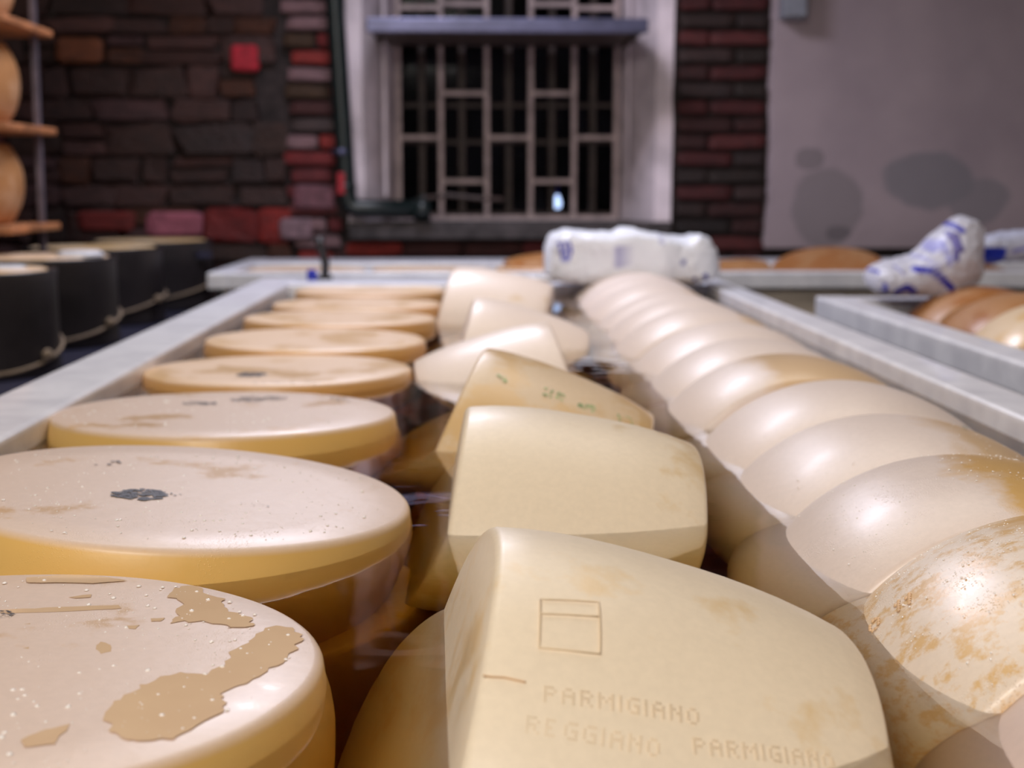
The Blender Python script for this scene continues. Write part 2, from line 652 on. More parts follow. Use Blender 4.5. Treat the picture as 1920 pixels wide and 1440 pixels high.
# thick patched plaster on the right, ending above a dark gap
PLX = on_y(1440, 300, WY)[0]
pz = on_y(1500, 465, WY)[2]
vs, fs = [], []
NZ = 60
for i in range(NZ + 1):
    zz = pz + (3.3 - pz) * i / NZ
    dx = 0.012 * noise.noise(Vector((0, 3.1, zz * 5))) + 0.006 * noise.noise(Vector((0, 9, zz * 19)))
    if i < 4:
        dx -= 0.012 * (1 - i / 4)
    vs += [(dx, 0, zz), (dx + 0.012, -0.028, zz), (2.1, -0.03, zz), (2.1, 0, zz)]
for i in range(NZ):
    for j in range(3):
        a = i * 4 + j
        fs.append((a, a + 1, a + 5, a + 4))
fs.append((0, 3, 2, 1))
pl = mesh_obj('plaster_panel', vs, fs, 'patched', wall)
pl.location = (PLX, WY + 0.028, 0)
pl['label'] = 'grey patched plaster coat with a ragged edge'
bxp = on_y(1483, 2, WY)
eb = empty('junction_box', (bxp[0], WY, bxp[2]))
tag(eb, 'small grey junction box high on the patched plaster', 'electrical box')
box('body', (-0.048, -0.09, -0.075), (0.048, 0.002, 0.10), 'grey_box', eb, 0.006)
box('lid', (-0.042, -0.098, -0.068), (0.042, -0.0895, 0.094), 'grey_box', eb, 0.003)

# ---- window recess: splayed reveals, iron grille, sashes, panes
IY = WY + 0.30
IX0, IX1 = on_y(742, 200, IY)[0], on_y(1164, 200, IY)[0]
IZ0 = on_y(900, 414, IY)[2]
win = empty('window_1', ((OX0 + OX1) / 2, WY, OZ0))
tag(win, 'barred window in a pale plastered recess', kind='structure')
wl = Vector(win.location)


def wmesh(name, verts, faces, mat, smooth=False):
    return mesh_obj(name, [Vector(v) - wl for v in verts], faces, mat, win, smooth)


def wbox(name, lo, hi, mat, bevel=0.0, par=None):
    o = box(name, Vector(lo) - wl, Vector(hi) - wl, mat, win, bevel, 1)
    return o


for nm, a, b, s in (('reveal', OX0, IX0, 1), ('reveal', OX1, IX1, -1)):
    vv = []
    n = 14
    for i in range(n + 1):
        zz = OZ0 - 0.02 + (OZ1 - OZ0 + 0.02) * i / n
        j = 0.008 * noise.noise(Vector((a, 1, zz * 7)))
        vv += [(a + j, WY - 0.004, zz), (a + s * 0.065 + j, WY + 0.012, zz), (b, IY + 0.02, zz), (b, IY + 0.16, zz), (a - s * 0.02, IY + 0.16, zz)]
    ff = []
    for i in range(n):
        for j in range(4):
            q = i * 5 + j
            ff.append((q, q + 1, q + 6, q + 5) if s > 0 else (q, q + 5, q + 6, q + 1))
    o = wmesh(nm, vv, ff, 'plaster')
wbox('sill', (OX0 + 0.005, WY - 0.05, OZ0 - 0.07), (OX1 - 0.005, IY + 0.15, OZ0), 'dark_stone', 0.006)
wbox('sill_plaster', (IX0 - 0.02, IY - 0.05, OZ0), (IX1 + 0.01, IY + 0.1, IZ0), 'plaster', 0.004)
wbox('head', (OX0, WY, OZ1), (OX1, IY + 0.15, OZ1 + 0.1), 'plaster')
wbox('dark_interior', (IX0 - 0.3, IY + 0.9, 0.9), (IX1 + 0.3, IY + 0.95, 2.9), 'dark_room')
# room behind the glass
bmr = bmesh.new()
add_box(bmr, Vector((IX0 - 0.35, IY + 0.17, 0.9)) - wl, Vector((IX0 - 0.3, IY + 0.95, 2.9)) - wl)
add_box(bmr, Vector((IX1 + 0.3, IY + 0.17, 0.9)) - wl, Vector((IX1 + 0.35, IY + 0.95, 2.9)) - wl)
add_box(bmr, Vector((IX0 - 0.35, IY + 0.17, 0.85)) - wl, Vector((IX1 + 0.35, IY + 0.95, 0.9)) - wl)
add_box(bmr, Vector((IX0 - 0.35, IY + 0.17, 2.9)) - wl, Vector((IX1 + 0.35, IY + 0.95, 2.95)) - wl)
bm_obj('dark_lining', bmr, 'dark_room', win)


def gx(px):
    return on_y(px, 250, IY)[0]


def gz(py):
    return on_y(950, py, IY)[2]


bw = 0.011
for px in (748, 827, 913, 995, 1076, 1155):
    wbox('grille_bar', (gx(px) - bw, IY - 0.012, IZ0 - 0.002), (gx(px) + bw, IY + 0.012, OZ1), 'grille', 0.003)
for a, b, py in ((748, 827, 258), (913, 995, 258), (1076, 1155, 258), (827, 913, 175), (995, 1076, 175), (827, 913, 340), (995, 1076, 340),
                 (827, 913, 8), (995, 1076, 8), (748, 827, 15), (1076, 1155, 15), (748, 1155, 408)):
    wbox('grille_crossbar', (gx(a), IY - 0.010, gz(py) - 0.010), (gx(b), IY + 0.010, gz(py) + 0.010), 'grille', 0.003)
for px in (790, 866, 955, 1037, 1115):
    wbox('sash_bar', (gx(px) - 0.014, IY + 0.09, IZ0), (gx(px) + 0.014, IY + 0.13, OZ1), 'sash', 0.003)
for py in (195, 265, 402):
    wbox('sash_rail', (IX0, IY + 0.095, gz(py) - 0.009), (IX1, IY + 0.125, gz(py) + 0.009), 'sash', 0.003)
xs = [IX0] + [gx(p) for p in (790, 866, 955, 1037, 1115)] + [IX1]
zs = [IZ0, gz(265), gz(195), OZ1]
for a, b in zip(xs, xs[1:]):
    for c, d in zip(zs, zs[1:]):
        wbox('pane', (a + .004, IY + 0.108, c + .004), (b - .004, IY + 0.112, d - .004), 'glass')
# conduit clipped on the right reveal, thin batten on the left one
wbox('batten', (on_y(722, 200, WY + .12)[0] - .008, WY + 0.10, OZ0 + 0.1), (on_y(722, 200, WY + .12)[0] + .008, WY + 0.13, OZ1), 'plaster', 0.003)
cx = on_y(1178, 200, WY + .2)[0]
bmr = bmesh.new()
v, f = tube_data([(cx, WY + .18, OZ0 + .12), (cx, WY + .19, OZ1)], 0.006, 8)
wmesh('conduit', v, f, 'plaster', True)
# bulb far behind the panes
bp = on_y(1045, 378, IY + 0.35)
bl = empty('light_bulb', bp)
tag(bl, 'small glowing blue-white bulb hanging behind the barred window', 'light bulb')
lathe('bulb_glass', [(0, -0.032), (0.012, -0.029), (0.018, -0.015), (0.017, 0.0), (0.010, 0.02), (0.007, 0.03), (0, 0.031)], 'bulb', bl, 20)
tube('cord', [(0, 0, 0.03), (0.002, 0, 0.09)], 0.004, 'blue', bl, 8)
# zinc canopy
CY = WY - 0.32
c0, c1 = on_y(686, 47, CY), on_y(1216, 47, CY)
zt, zb = on_y(900, 33, CY)[2], on_y(900, 61, CY)[2]
can = empty('canopy', ((c0[0] + c1[0]) / 2, CY, zb))
tag(can, 'grey zinc canopy jutting out across the barred window', 'canopy')
hw = (c1[0] - c0[0]) / 2
box('front_edge', (-hw, 0, 0), (hw, 0.02, zt - zb), 'zinc', can, 0.006)
bm = bmesh.new()
add_box(bm, (-hw + .004, 0.018, (zt - zb) * .55), (hw - .004, 0.62, zt - zb - .002), 0.003, 1)
bm_obj('top_sheet', bm, 'zinc', can)
for s in (-1, 1):
    box('side_rail', (s * (hw - .03) - .012, 0.018, 0.0), (s * (hw - .03) + .012, 0.60, (zt - zb) * .55), 'sash', can, 0.002, 1)
box('underside_board', (-hw + .05, 0.03, 0.006), (hw - .05, 0.60, (zt - zb) * .54), 'sash', can, 0.002)

# ---- drain pipe in front of the recess
PY = WY - 0.06
pa, pb = on_y(625, -40, PY), on_y(650, 360, PY)
pc, pd = on_y(672, 390, PY), on_y(800, 393, PY)
pipe = empty('drain_pipe', (pa[0], PY, 1.2))
tag(pipe, 'black-green pipe running down beside the window and turning right', 'pipe')
O = np.array(pipe.location)
topz = 3.25
path = [Vector((pa[0] - (topz - pa[2]) * 0.03, PY, topz)) , Vector(pa), Vector(pb)]
for k in range(1, 7):
    t = k / 7
    ctrl = Vector((pb[0] + .005, PY, pc[2]))
    path.append(Vector(pb) * (1 - t) ** 2 + ctrl * 2 * t * (1 - t) + Vector(pc) * t * t)
path += [Vector(pc), Vector(pd)]
path = [p - Vector(O) for p in path]
tube('pipe_run', path, 0.036, 'pipe', pipe, 20)
for (x_, y_) in ((640, 285), (648, 350)):
    q = Vector(on_y(x_, y_, PY)) - Vector(O)
    tube('collar', [q - Vector((0, 0, .012)), q + Vector((0, 0, .012))], 0.042, 'pipe' if y_ > 300 else 'steel', pipe, 20)
q = Vector(pd) - Vector(O)
tube('end_socket', [q - Vector((.05, 0, 0)), q + Vector((.015, 0, 0))], 0.045, 'pipe', pipe, 20)
q = Vector(on_y(641, 345, PY)) - Vector(O)
bm = bmesh.new()
add_box(bm, q + Vector((-.014, -.042, -.04)), q + Vector((.014, -.030, .045)), .003, 1)
lb = bm_obj('red_tag', bm, 'red_label', pipe)
hp = [Vector(on_y(795, 372, PY - .02)), Vector(on_y(840, 366, PY - .02)), Vector(on_y(900, 372, PY - .02)), Vector(on_y(945, 374, PY - .02))]
hv = empty('valve_lever', hp[0]); tag(hv, 'thin dark lever rod sticking out right of the pipe end', 'lever')
tube('rod', [p - hp[0] for p in hp], 0.009, 'sash', hv, 8)
tube('stem', [Vector((0, 0.02, -0.045)), Vector((0, 0.01, 0.012))], 0.014, 'pipe', hv, 10)


# ================================================================== VATS
def vat(name, label, X0, X1, Y0, Y1, wl_, wr_, wf, ZT=1.0, near=0.1, lip=0.055, floor_z=0.40):
    """X0..X1, Y0..Y1 are the inner edges; wl_, wr_, wf the rim widths."""
    r = empty(name, ((X0 + X1) / 2, (Y0 + Y1) / 2, 0))
    tag(r, label, 'vat')
    L = Vector(r.location)
    D = lambda *a: Vector(a) - L

    def rb(nm, lo, hi, mat, bev=0.012, seg=3):
        o = box(nm, D(*lo), D(*hi), mat, r, bev, seg)
        o.data.shade_smooth()
        o.data.shade_auto_smooth = True if hasattr(o.data, 'shade_auto_smooth') else None
        return o
    box('left_rim', D(X0 - wl_, Y0 - near, ZT - lip), D(X0, Y1 + wf, ZT), 'fibreglass', r, 0.008, 3)
    box('right_rim', D(X1, Y0 - near, ZT - lip), D(X1 + wr_, Y1 + wf, ZT), 'fibreglass', r, 0.008, 3)
    box('far_rim', D(X0, Y1, ZT - lip + .001), D(X1, Y1 + wf - .001, ZT - .0012), 'fibreglass', r, 0.006, 3)
    box('near_rim', D(X0, Y0 - near + .001, ZT - lip + .001), D(X1, Y0, ZT - .0012), 'fibreglass', r, 0.006, 3)
    t = 0.03
    bm = bmesh.new()
    add_box(bm, D(X0 - t, Y0 - t, floor_z), D(X0 - .014, Y1 + t, ZT - lip))
    add_box(bm, D(X1, Y0 - t, floor_z), D(X1 + t, Y1 + t, ZT - lip))
    add_box(bm, D(X0, Y1, floor_z), D(X1, Y1 + t, ZT - lip))
    add_box(bm, D(X0, Y0 - t, floor_z), D(X1, Y0, ZT - lip))
    add_box(bm, D(X0 - t, Y0 - t, floor_z - .03), D(X1 + t, Y1 + t, floor_z))
    bm_obj('basin', bm, 'basin_inside', r)
    bm = bmesh.new()
    add_box(bm, D(X0 - wl_ * .6, Y0 - near * .5, 0.12), D(X1 + wr_ * .6, Y1 + wf * .5, floor_z - .031), 0.01, 1)
    bm_obj('underframe', bm, 'vat_blue', r)
    bm = bmesh.new()
    add_box(bm, D(X0 - wl_ * .6, Y0 - near * .5, floor_z - .03), D(X0 - t - .001, Y1 + wf * .5, ZT - lip - .001))
    add_box(bm, D(X1 + t + .001, Y0 - near * .5, floor_z - .03), D(X1 + wr_ * .6, Y1 + wf * .5, ZT - lip - .001))
    add_box(bm, D(X0 - t, Y1 + t + .001, floor_z - .03), D(X1 + t, Y1 + wf * .5, ZT - lip - .001))
    bm_obj('side_panel', bm, 'vat_blue', r)
    for sx in (X0 + .02, X1 - .02):
        for k in range(3):
            yy = Y0 + (Y1 - Y0) * (0.08 + 0.42 * k)
            box('leg', D(sx - .03, yy - .03, 0), D(sx + .03, yy + .03, 0.121), 'steel', r, 0.004, 1)
    return r


def brine(label, X0, X1, Y0, Y1, z1, floor_z=0.40):
    e = 0.0004
    o = box('brine', (X0 + e, Y0 + e, floor_z + e), (X1 - e, Y1 - e, z1), 'brine')
    tag(o, label, 'brine', kind='stuff')
    return o


ZW = 0.97
VX0, VX1, VY0, VY1 = -0.528, 0.673, 0.30, 4.14
main = vat('brine_vat', 'long white-rimmed vat of floating cheese wheels in the foreground', VX0, VX1, VY0, VY1, 0.114, 0.075, 0.30)
brine('clear amber brine in the long foreground vat', VX0, VX1, VY0, VY1, ZW)
NX0, NX1, NY0, NY1 = 0.955, 2.15, 1.4, 3.58
vat('brine_vat', 'second white-rimmed vat at the right edge with orange wheels', NX0, NX1, NY0, NY1, 0.078, 0.1, 0.08)
brine('amber brine in the vat at the right edge', NX0, NX1, NY0, NY1, ZW)
FX0, FX1, FY0, FY1 = -0.79, 2.6, 4.78, 5.28
vat('brine_vat', 'far white-rimmed vat standing across below the stone wall', FX0, FX1, FY0, FY1, 0.07, 0.1, 0.34, near=0.09)
brine('amber brine in the far vat below the stone wall', FX0, FX1, FY0, FY1, ZW)


# ================================================================== CHEESE WHEELS
def wheel_profile(T=0.12, R=0.213, Rf=0.2005):
    side = []
    n = 12
    for i in range(n + 1):
        u = -1 + 2 * i / n
        z_ = u * (T - 0.006)
        side.append((R - (R - Rf - 0.002) * abs(u) ** 2.6, z_))
    low = [(0, -T), (0.07, -T), (0.15, -T + .0005), (Rf - 0.004, -T + 0.0008), (Rf - 0.0014, -T + 0.0018), (Rf + 0.0006, -T + 0.0035)]
    hi = [(r, -z_) for r, z_ in low][::-1]
    return low + side + hi


def base_wheel(name, T=0.12, R=0.213, Rf=0.2005, seed=1):
    o = lathe(name, wheel_profile(T, R, Rf), 'cheese_left', None, 96, 0.010, seed)
    me = o.data
    bpy.data.objects.remove(o)
    me.materials.clear()
    me.materials.append(None)
    return me


WM = [base_wheel('wheel_mesh', seed=s) for s in (1, 2, 3)]
WL = [base_wheel('wheel_mesh_flat', R=0.2105, seed=s) for s in (7, 8, 9)]
WT = [base_wheel('wheel_mesh_thick', T=0.126, R=0.213, Rf=0.194, seed=s) for s in (4, 5, 6)]
_i = [0]


def wheel(loc, axis, mat, label, group, spin=0.0, meshes=WM, scale=1.0):
    """axis: direction of the wheel's upper face."""
    me = meshes[_i[0] % len(meshes)]
    _i[0] += 1
    o = bpy.data.objects.new('round_cheese', me)
    C.objects.link(o)
    o.material_slots[0].link = 'OBJECT'
    o.material_slots[0].material = M[mat]
    q = Vector(axis).normalized().to_track_quat('Z', 'Y')
    o.rotation_mode = 'QUATERNION'
    o.rotation_quaternion = q @ Matrix.Rotation(spin, 3, 'Z').to_quaternion()
    o.location = loc
    o.scale = (scale,) * 3
    tag(o, label, 'cheese', group)
    return o


def place(o):
    return Matrix.LocRotScale(o.location, o.rotation_quaternion, o.scale)


GL = 'cheese wheels floating flat along the left of the foreground vat'
left = []
LL = [
    ((-0.296, 0.822, 1.006), (0.020, 0.013), 'cheese_near', 'nearest flat cheese wheel at left, top wet with glossy tan puddles', 1.0),
    ((-0.262, 1.262, 1.015), (0.085, 0.002), 'cheese_near', 'flat cheese wheel with a black ink mark on top, just behind the puddled one', 1.0),
    ((-0.303, 1.757, 1.007), (0.010, 0.022), 'cheese_near', 'flat cheese wheel at left with several grey scuffs on top, third from the camera', 1.0),
    ((-0.303, 2.245, 0.998), (0.001, 0.010), 'cheese_left', 'fourth flat wheel from the camera at left, a small dark mark on top', 1.0),
    ((-0.287, 2.64, 1.003), (0.012, -0.002), 'cheese_left', 'fifth flat wheel from the camera in the left row, plain peach top', 0.97),
    ((-0.278, 3.04, 1.006), (0.009, 0.010), 'cheese_left', 'third flat wheel from the far end of the left row', 0.97),
    ((-0.276, 3.45, 1.002), (0.004, 0.008), 'cheese_left', 'second flat wheel from the far end of the left row', 0.97),
    ((-0.272, 3.87, 1.004), (0.0, 0.005), 'cheese_left', 'last flat wheel of the left row, against the far rim', 0.97),
]
for (c, n, m, lab, s) in LL:
    ax = Vector((n[0], n[1], 1)).normalized()
    c = Vector(CAM) + (Vector(c) - Vector(CAM)) * 1.045
    s *= 1.066
    left.append(wheel(c - ax * 0.12 * s, ax, m, lab, GL, rnd.uniform(0, 6), WL, s))


for i, (src, lab) in enumerate(zip(left[:3], ('sunken wheel lying under the nearest puddled wheel', 'sunken wheel lying under the ink-marked flat wheel',
                                             'sunken wheel lying under the third flat wheel at left'))):
    c = src.location + Vector((0.022, -0.006, -0.262))
    wheel(c, (0.01, 0.0, 1), 'cheese_amber', lab, 'sunken wheels under the left row', i * 1.3, WL, 1.05)


def tilt_axis(az, el):
    az, el = math.radians(az), math.radians(el)
    return (-math.cos(el) * math.cos(az), math.cos(el) * math.sin(az), math.sin(el))


GM = 'tilted cheese wheels along the middle of the foreground vat'
MID = [
    ((0.068, 0.867, 0.8404), -1.7, 17.1, 'cheese_cream', 'largest nearest tilted cream wheel, dotted lettering pricked into its side'),
    ((0.0767, 1.432, 0.8401), 0.5, 9.6, 'cheese_cream', 'smooth cream wheel on its side, second in the middle row'),
    ((0.050, 1.845, 0.842), 6, 22, 'cheese_amber', 'tilted amber wheel with faint green stamps on its side'),
    ((0.071, 2.40, 0.8264), -1.4, -16.2, 'cheese_pale', 'pale shiny wheel leaning to the left, behind the green-stamped one'),
    ((0.058, 2.84, 0.833), 0, 17, 'cheese_pale', 'tilted pale wheel second from the far end of the middle row'),
    ((0.040, 3.42, 0.868), 6, 10, 'cheese_pale', 'farthest tilted wheel of the middle row, beside the stuffed white bag'),
]
mid = [wheel(c, tilt_axis(a, e), m, lab, GM, rnd.uniform(0, 6)) for (c, a, e, m, lab) in MID]

GR = 'cheese wheels standing on edge in a row along the right of the foreground vat'
RY = [0.692, 0.94, 1.195, 1.445, 1.675, 1.945, 2.205, 2.455, 2.705, 2.955, 3.205, 3.455, 3.705, 3.95]
RLAB = ['upright wheel cut off by the lower right corner, smooth pinkish rind',
        'upright wheel with embossed digits and foamy orange patches near the lower right corner',
        'upright wheel with white dewy side and bare orange top, third in the right row',
        'upright beige wheel with a small teal ink mark, fourth in the right row',
        'shiny pale upright wheel fifth from the camera in the right row',
        'upright wheel with glossy shoulder and orange top, sixth in the right row']
ords = ['seventh', 'eighth', 'ninth', 'tenth', 'eleventh', 'twelfth']
RLAB += ['pale upright wheel, %s from the camera in the right row' % o_ for o_ in ords]
RLAB += ['pale upright wheel, last but one at the far end of the right row',
         'pale upright wheel at the far end of the right row, under the stuffed bag']
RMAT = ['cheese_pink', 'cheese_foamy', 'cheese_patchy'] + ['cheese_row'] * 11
RSHIFT = [0, 0.40, 0.42, 0.47, 0.60, 0.375] + [0.54, 0.6, 0.5, 0.58, 0.56, 0.5, 0.6, 0.55]
right = []
for i, (y, lab, m) in enumerate(zip(RY, RLAB, RMAT)):
    x = 0.443 + (0.004 * math.sin(i * 2.1))
    dz = 0.004 * math.sin(i * 1.7)
    if i == 0:
        x = 0.452
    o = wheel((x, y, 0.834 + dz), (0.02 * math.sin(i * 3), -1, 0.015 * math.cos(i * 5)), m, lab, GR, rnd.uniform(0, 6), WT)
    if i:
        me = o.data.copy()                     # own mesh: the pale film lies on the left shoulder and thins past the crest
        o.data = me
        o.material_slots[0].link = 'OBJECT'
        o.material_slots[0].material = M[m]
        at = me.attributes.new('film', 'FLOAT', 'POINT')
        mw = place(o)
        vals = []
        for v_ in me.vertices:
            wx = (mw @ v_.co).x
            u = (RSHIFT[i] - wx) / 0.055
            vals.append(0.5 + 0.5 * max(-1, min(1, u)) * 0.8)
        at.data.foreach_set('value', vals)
    right.append(o)

# wheels of the vat at the right edge
GN = 'cheese wheels standing in the vat at the right edge'
for i, y in enumerate((3.40, 3.14, 2.88, 2.62, 2.36)):
    wheel((1.215 + 0.01 * math.sin(i * 2), y, 0.83 + .003 * i), (0.06 * math.sin(i), -1, 0.03), ('cheese_orange', 'cheese_orange', 'cheese_amber', 'cheese_orange', 'cheese_amber')[i],
          ('orange-brown wheel under the blue-striped bag in the right vat', 'orange-brown wheel second from the far end of the right vat',
           'lighter tan wheel midway along the right vat', 'orange-brown wheel next nearer in the right vat behind the frame edge',
           'tan wheel of the right vat nearest to the camera at the frame edge')[i], GN, i, WT)
for i, y in enumerate((3.36, 3.10, 2.84)):
    wheel((1.66 + 0.012 * i, y, 0.825), (0.03 * i, -1, 0.02), 'cheese_orange',
          ('dark orange wheel in the second row of the right vat, under the crumpled bag end', 'dark orange wheel in the second row of the right vat, middle one',
           'dark orange wheel in the second row of the right vat, nearest one')[i], GN, i * 2, WT)

# wheels of the far vat
GF = 'cheese wheels in the far vat below the wall'
fx = [-0.575, -0.145, 0.285]
for i, x in enumerate(fx):
    wheel((x, 5.03, 0.873 + 0.002 * i), (0.01, 0.01 * i, 1), 'cheese_left',
          ('flat wheel in the far vat next to the black moulds', 'flat wheel in the far vat behind the blue-capped valve', 'flat wheel in the far vat, just left of the brown one')[i], GF, i, WM)
for i, (px, py, mm, lab, ax) in enumerate(((1018, 471, 'cheese_orange', 'brown wheel standing in the far vat, showing left of the stuffed bag', (1, 0.1, 0.1)),
                                       (1250, 485, 'cheese_orange', 'wheel in the far vat right behind the stuffed bag', (1, 0.1, 0.1)),
                                       (1378, 482, 'cheese_orange', 'small orange wheel top in the far vat, right of the stuffed bag', (1, 0.1, 0.05)),
                                       (1556, 476, 'cheese_orange', 'broad orange wheel tilted in the far vat below the patched plaster', (-0.12, -0.35, 1)),
                                       (1790, 480, 'cheese_orange', 'orange wheel in the far vat behind the blue-striped bag', (0.1, -0.2, 1)))):
    p = on_y(px, py, 5.03)
    up = abs(ax[2]) > 0.5
    wheel((p[0], 5.03, p[2] - (0.213 if not up else 0.155)), ax, mm, lab, GF, i, WM, 0.97)


# ---- details on wheels: marks, puddles, drops, pricked letters
def local_pt(o, p):
    return place(o).inverted() @ Vector(p)


def top_point(o, px, py):
    """Where the sight line through a pixel meets the wheel's top face, in wheel coordinates."""
    mi = place(o).inverted()
    a = mi @ Vector(CAM)
    d = (mi.to_3x3() @ Vector(ray(px, py)))
    t = (0.1206 - a.z) / d.z
    return a + d * t


def rag_poly(pts, amp, n=5, seed=0, freq=60):
    out = []
    for i in range(len(pts)):
        a, b = pts[i], pts[(i + 1) % len(pts)]
        for k in range(n):
            t = k / n
            p = a.lerp(b, t)
            q = Vector((p.x * freq + seed, p.y * freq, seed * 2.0))
            out.append(Vector((p.x + amp * noise.noise(q), p.y + amp * noise.noise(q + Vector((9, 4, 1))), 0)))
    return out


def slab_on_top(o, name, pts, mat, h=0.0012, amp=0.004, seed=0, z0=0.1197, freq=60):
    ring = rag_poly([Vector((p.x, p.y, 0)) for p in pts], amp, 5, seed, freq)
    bm = bmesh.new()
    vs_ = []
    for _k in range(40):                       # keep the whole outline on the flat face
        far = max(ring, key=lambda p: math.hypot(p.x, p.y))
        r = math.hypot(far.x, far.y)
        if r < 0.194:
            break
        sh = far * ((r - 0.1935) / r)
        ring = [p - sh for p in ring]
    for p in ring:
        vs_.append(bm.verts.new((p.x, p.y, z0)))
    f = bm.faces.new(vs_)
    bm.normal_update()
    if f.normal.z < 0:
        f.normal_flip()
    bmesh.ops.inset_region(bm, faces=[f], thickness=0.0016, depth=0.0, use_even_offset=False)
    for v in f.verts:
        v.co.z = z0 + h
    bmesh.ops.triangulate(bm, faces=[q for q in bm.faces if len(q.verts) > 4])
    ob = bm_obj(name, bm, mat, o, smooth=True)
    return ob


def s7(lst):                                   # coordinates noted on a 2.3225x enlargement of the lower left corner
    return [(x / 2.3225, 820 + y / 2.3225) for x, y in lst]


L1, L2, L3, L4 = left[:4]
PUD = [
    [(850, 625), (900, 605), (960, 610), (1030, 650), (1080, 665), (1090, 700), (1130, 730), (1215, 745), (1190, 780), (1120, 785), (1060, 765), (960, 752), (860, 765), (900, 720), (890, 670), (845, 650)],
    [(550, 1215), (560, 1170), (640, 1095), (780, 1030), (860, 1010), (960, 1020), (1060, 970), (1080, 920), (1150, 880), (1230, 820), (1330, 815), (1390, 850), (1370, 900), (1290, 980), (1150, 1060), (1040, 1100), (1080, 1140), (1040, 1190), (900, 1270), (820, 1305), (700, 1310), (640, 1295), (570, 1260)],
    [(130, 590), (330, 578), (490, 590), (570, 605), (430, 615), (150, 612)],
    [(0, 745), (250, 735), (510, 728), (530, 740), (380, 750), (0, 765)],
    [(90, 1310), (200, 1265), (310, 1245), (270, 1280), (240, 1330), (110, 1340)],
    [(410, 900), (440, 885), (490, 900), (485, 930), (440, 940)],
    [(60, 820), (130, 805), (135, 840), (80, 835)],
    [(50, 912), (130, 890), (130, 915)],
    [(300, 690), (400, 680), (395, 692), (330, 697)],
    [(550, 815), (610, 812), (590, 830), (555, 828)],
    [(655, 785), (720, 780), (705, 795), (660, 797)],
]
for i, p in enumerate(PUD):
    pts = [top_point(L1, x, y) for x, y in s7(p)]
    slab_on_top(L1, 'puddle', pts, 'puddle', 0.0003, 0.006 if i < 2 else 0.002, i, freq=110)


# spin of wheels changes the mark direction, so marks are laid in world axes
def ink_w(o, px, py, w_, h_, mat='ink', n=26, seed=0, name='ink_mark', skew=0.0):
    c = top_point(o, px, py)
    m3 = place(o).to_3x3()
    ux = m3.inverted() @ Vector((1, 0, 0))
    uy = m3.inverted() @ Vector((0, 1, 0))
    r = random.Random(seed)
    bm = bmesh.new()
    for k in range(n):
        t = r.uniform(0, 2 * PI)
        q = math.sqrt(r.random())
        a0 = 0.5 * w_ * q * math.cos(t)
        b0 = 0.5 * h_ * q * math.sin(t) + skew * a0
        s = r.uniform(0.035, 0.11) * min(w_, h_)
        e = r.uniform(0.5, 1.0)
        ring = []
        for a in np.linspace(0, 2 * PI, 8)[:-1]:
            v = c + ux * (a0 + s * r.uniform(.6, 1.1) * math.cos(a)) + uy * (b0 + s * e * r.uniform(.6, 1.1) * math.sin(a))
            ring.append(bm.verts.new((v.x, v.y, 0.12075 + 0.00004 * (k % 5))))
        f = bm.faces.new(ring)
        f.normal_update()
        if f.normal.z < 0:
            f.normal_flip()
    return tag(bm_obj(name, bm, mat, o), kind='stuff')


ink_w(L2, 262, 927, 0.046, 0.044, 'ink', 150, 1, skew=0.15)
ink_w(L2, 300, 925, 0.040, 0.020, 'ink_soft', 18, 2, 'scuff', 0.2)
ink_w(L2, 215, 868, 0.035, 0.03, 'ink_soft', 10, 3, 'scuff', 0.8)
ink_w(L2, 470, 945, 0.05, 0.016, 'ink_soft', 7, 4, 'scuff')
ink_w(L1, -2, 1152, 0.020, 0.018, 'ink', 30, 5)
ink_w(L3, 375, 756, 0.05, 0.036, 'ink', 60, 6)
ink_w(L3, 470, 748, 0.05, 0.06, 'ink_soft', 60, 7, 'scuff')
ink_w(L3, 515, 746, 0.034, 0.04, 'ink_soft', 50, 8, 'scuff')
ink_w(L3, 640, 748, 0.03, 0.05, 'ink_soft', 26, 9, 'scuff', -1)
ink_w(L4, 472, 702, 0.048, 0.05, 'ink', 130, 10)
ink_w(L4, 560, 717, 0.15, 0.022, 'ink_soft', 60, 11, 'scuff')


def droplets(o, n, rmin, rmax, seed, face=True):
    r = random.Random(seed)
    bm = bmesh.new()
    for k in range(n):
        t = r.uniform(0, 2 * PI)
        q = 0.186 * math.sqrt(r.random())
        s = rmin + (rmax - rmin) * r.random() ** 3
        c = Vector((q * math.cos(t), q * math.sin(t), 0.1198))
        top = bm.verts.new(c + Vector((0, 0, s * 0.62)))
        r1, r2 = [], []
        asp = r.uniform(0.7, 1.4)
        for j in range(7):
            a = 2 * PI * j / 7
            r1.append(bm.verts.new(c + Vector((s * asp * math.cos(a), s * math.sin(a), 0))))
            r2.append(bm.verts.new(c + Vector((s * asp * .72 * math.cos(a), s * .72 * math.sin(a), s * .45))))
        for j in range(7):
            j2 = (j + 1) % 7
            bm.faces.new((r1[j], r1[j2], r2[j2], r2[j]))
            bm.faces.new((r2[j], r2[j2], top))
    ob = bm_obj('water_droplets', bm, 'droplet', o, True)
    ob['kind'] = 'stuff'
    return ob


droplets(L1, 420, 0.0005, 0.0018, 1)
droplets(L2, 420, 0.0005, 0.0016, 2)
droplets(L3, 260, 0.0006, 0.0022, 3)



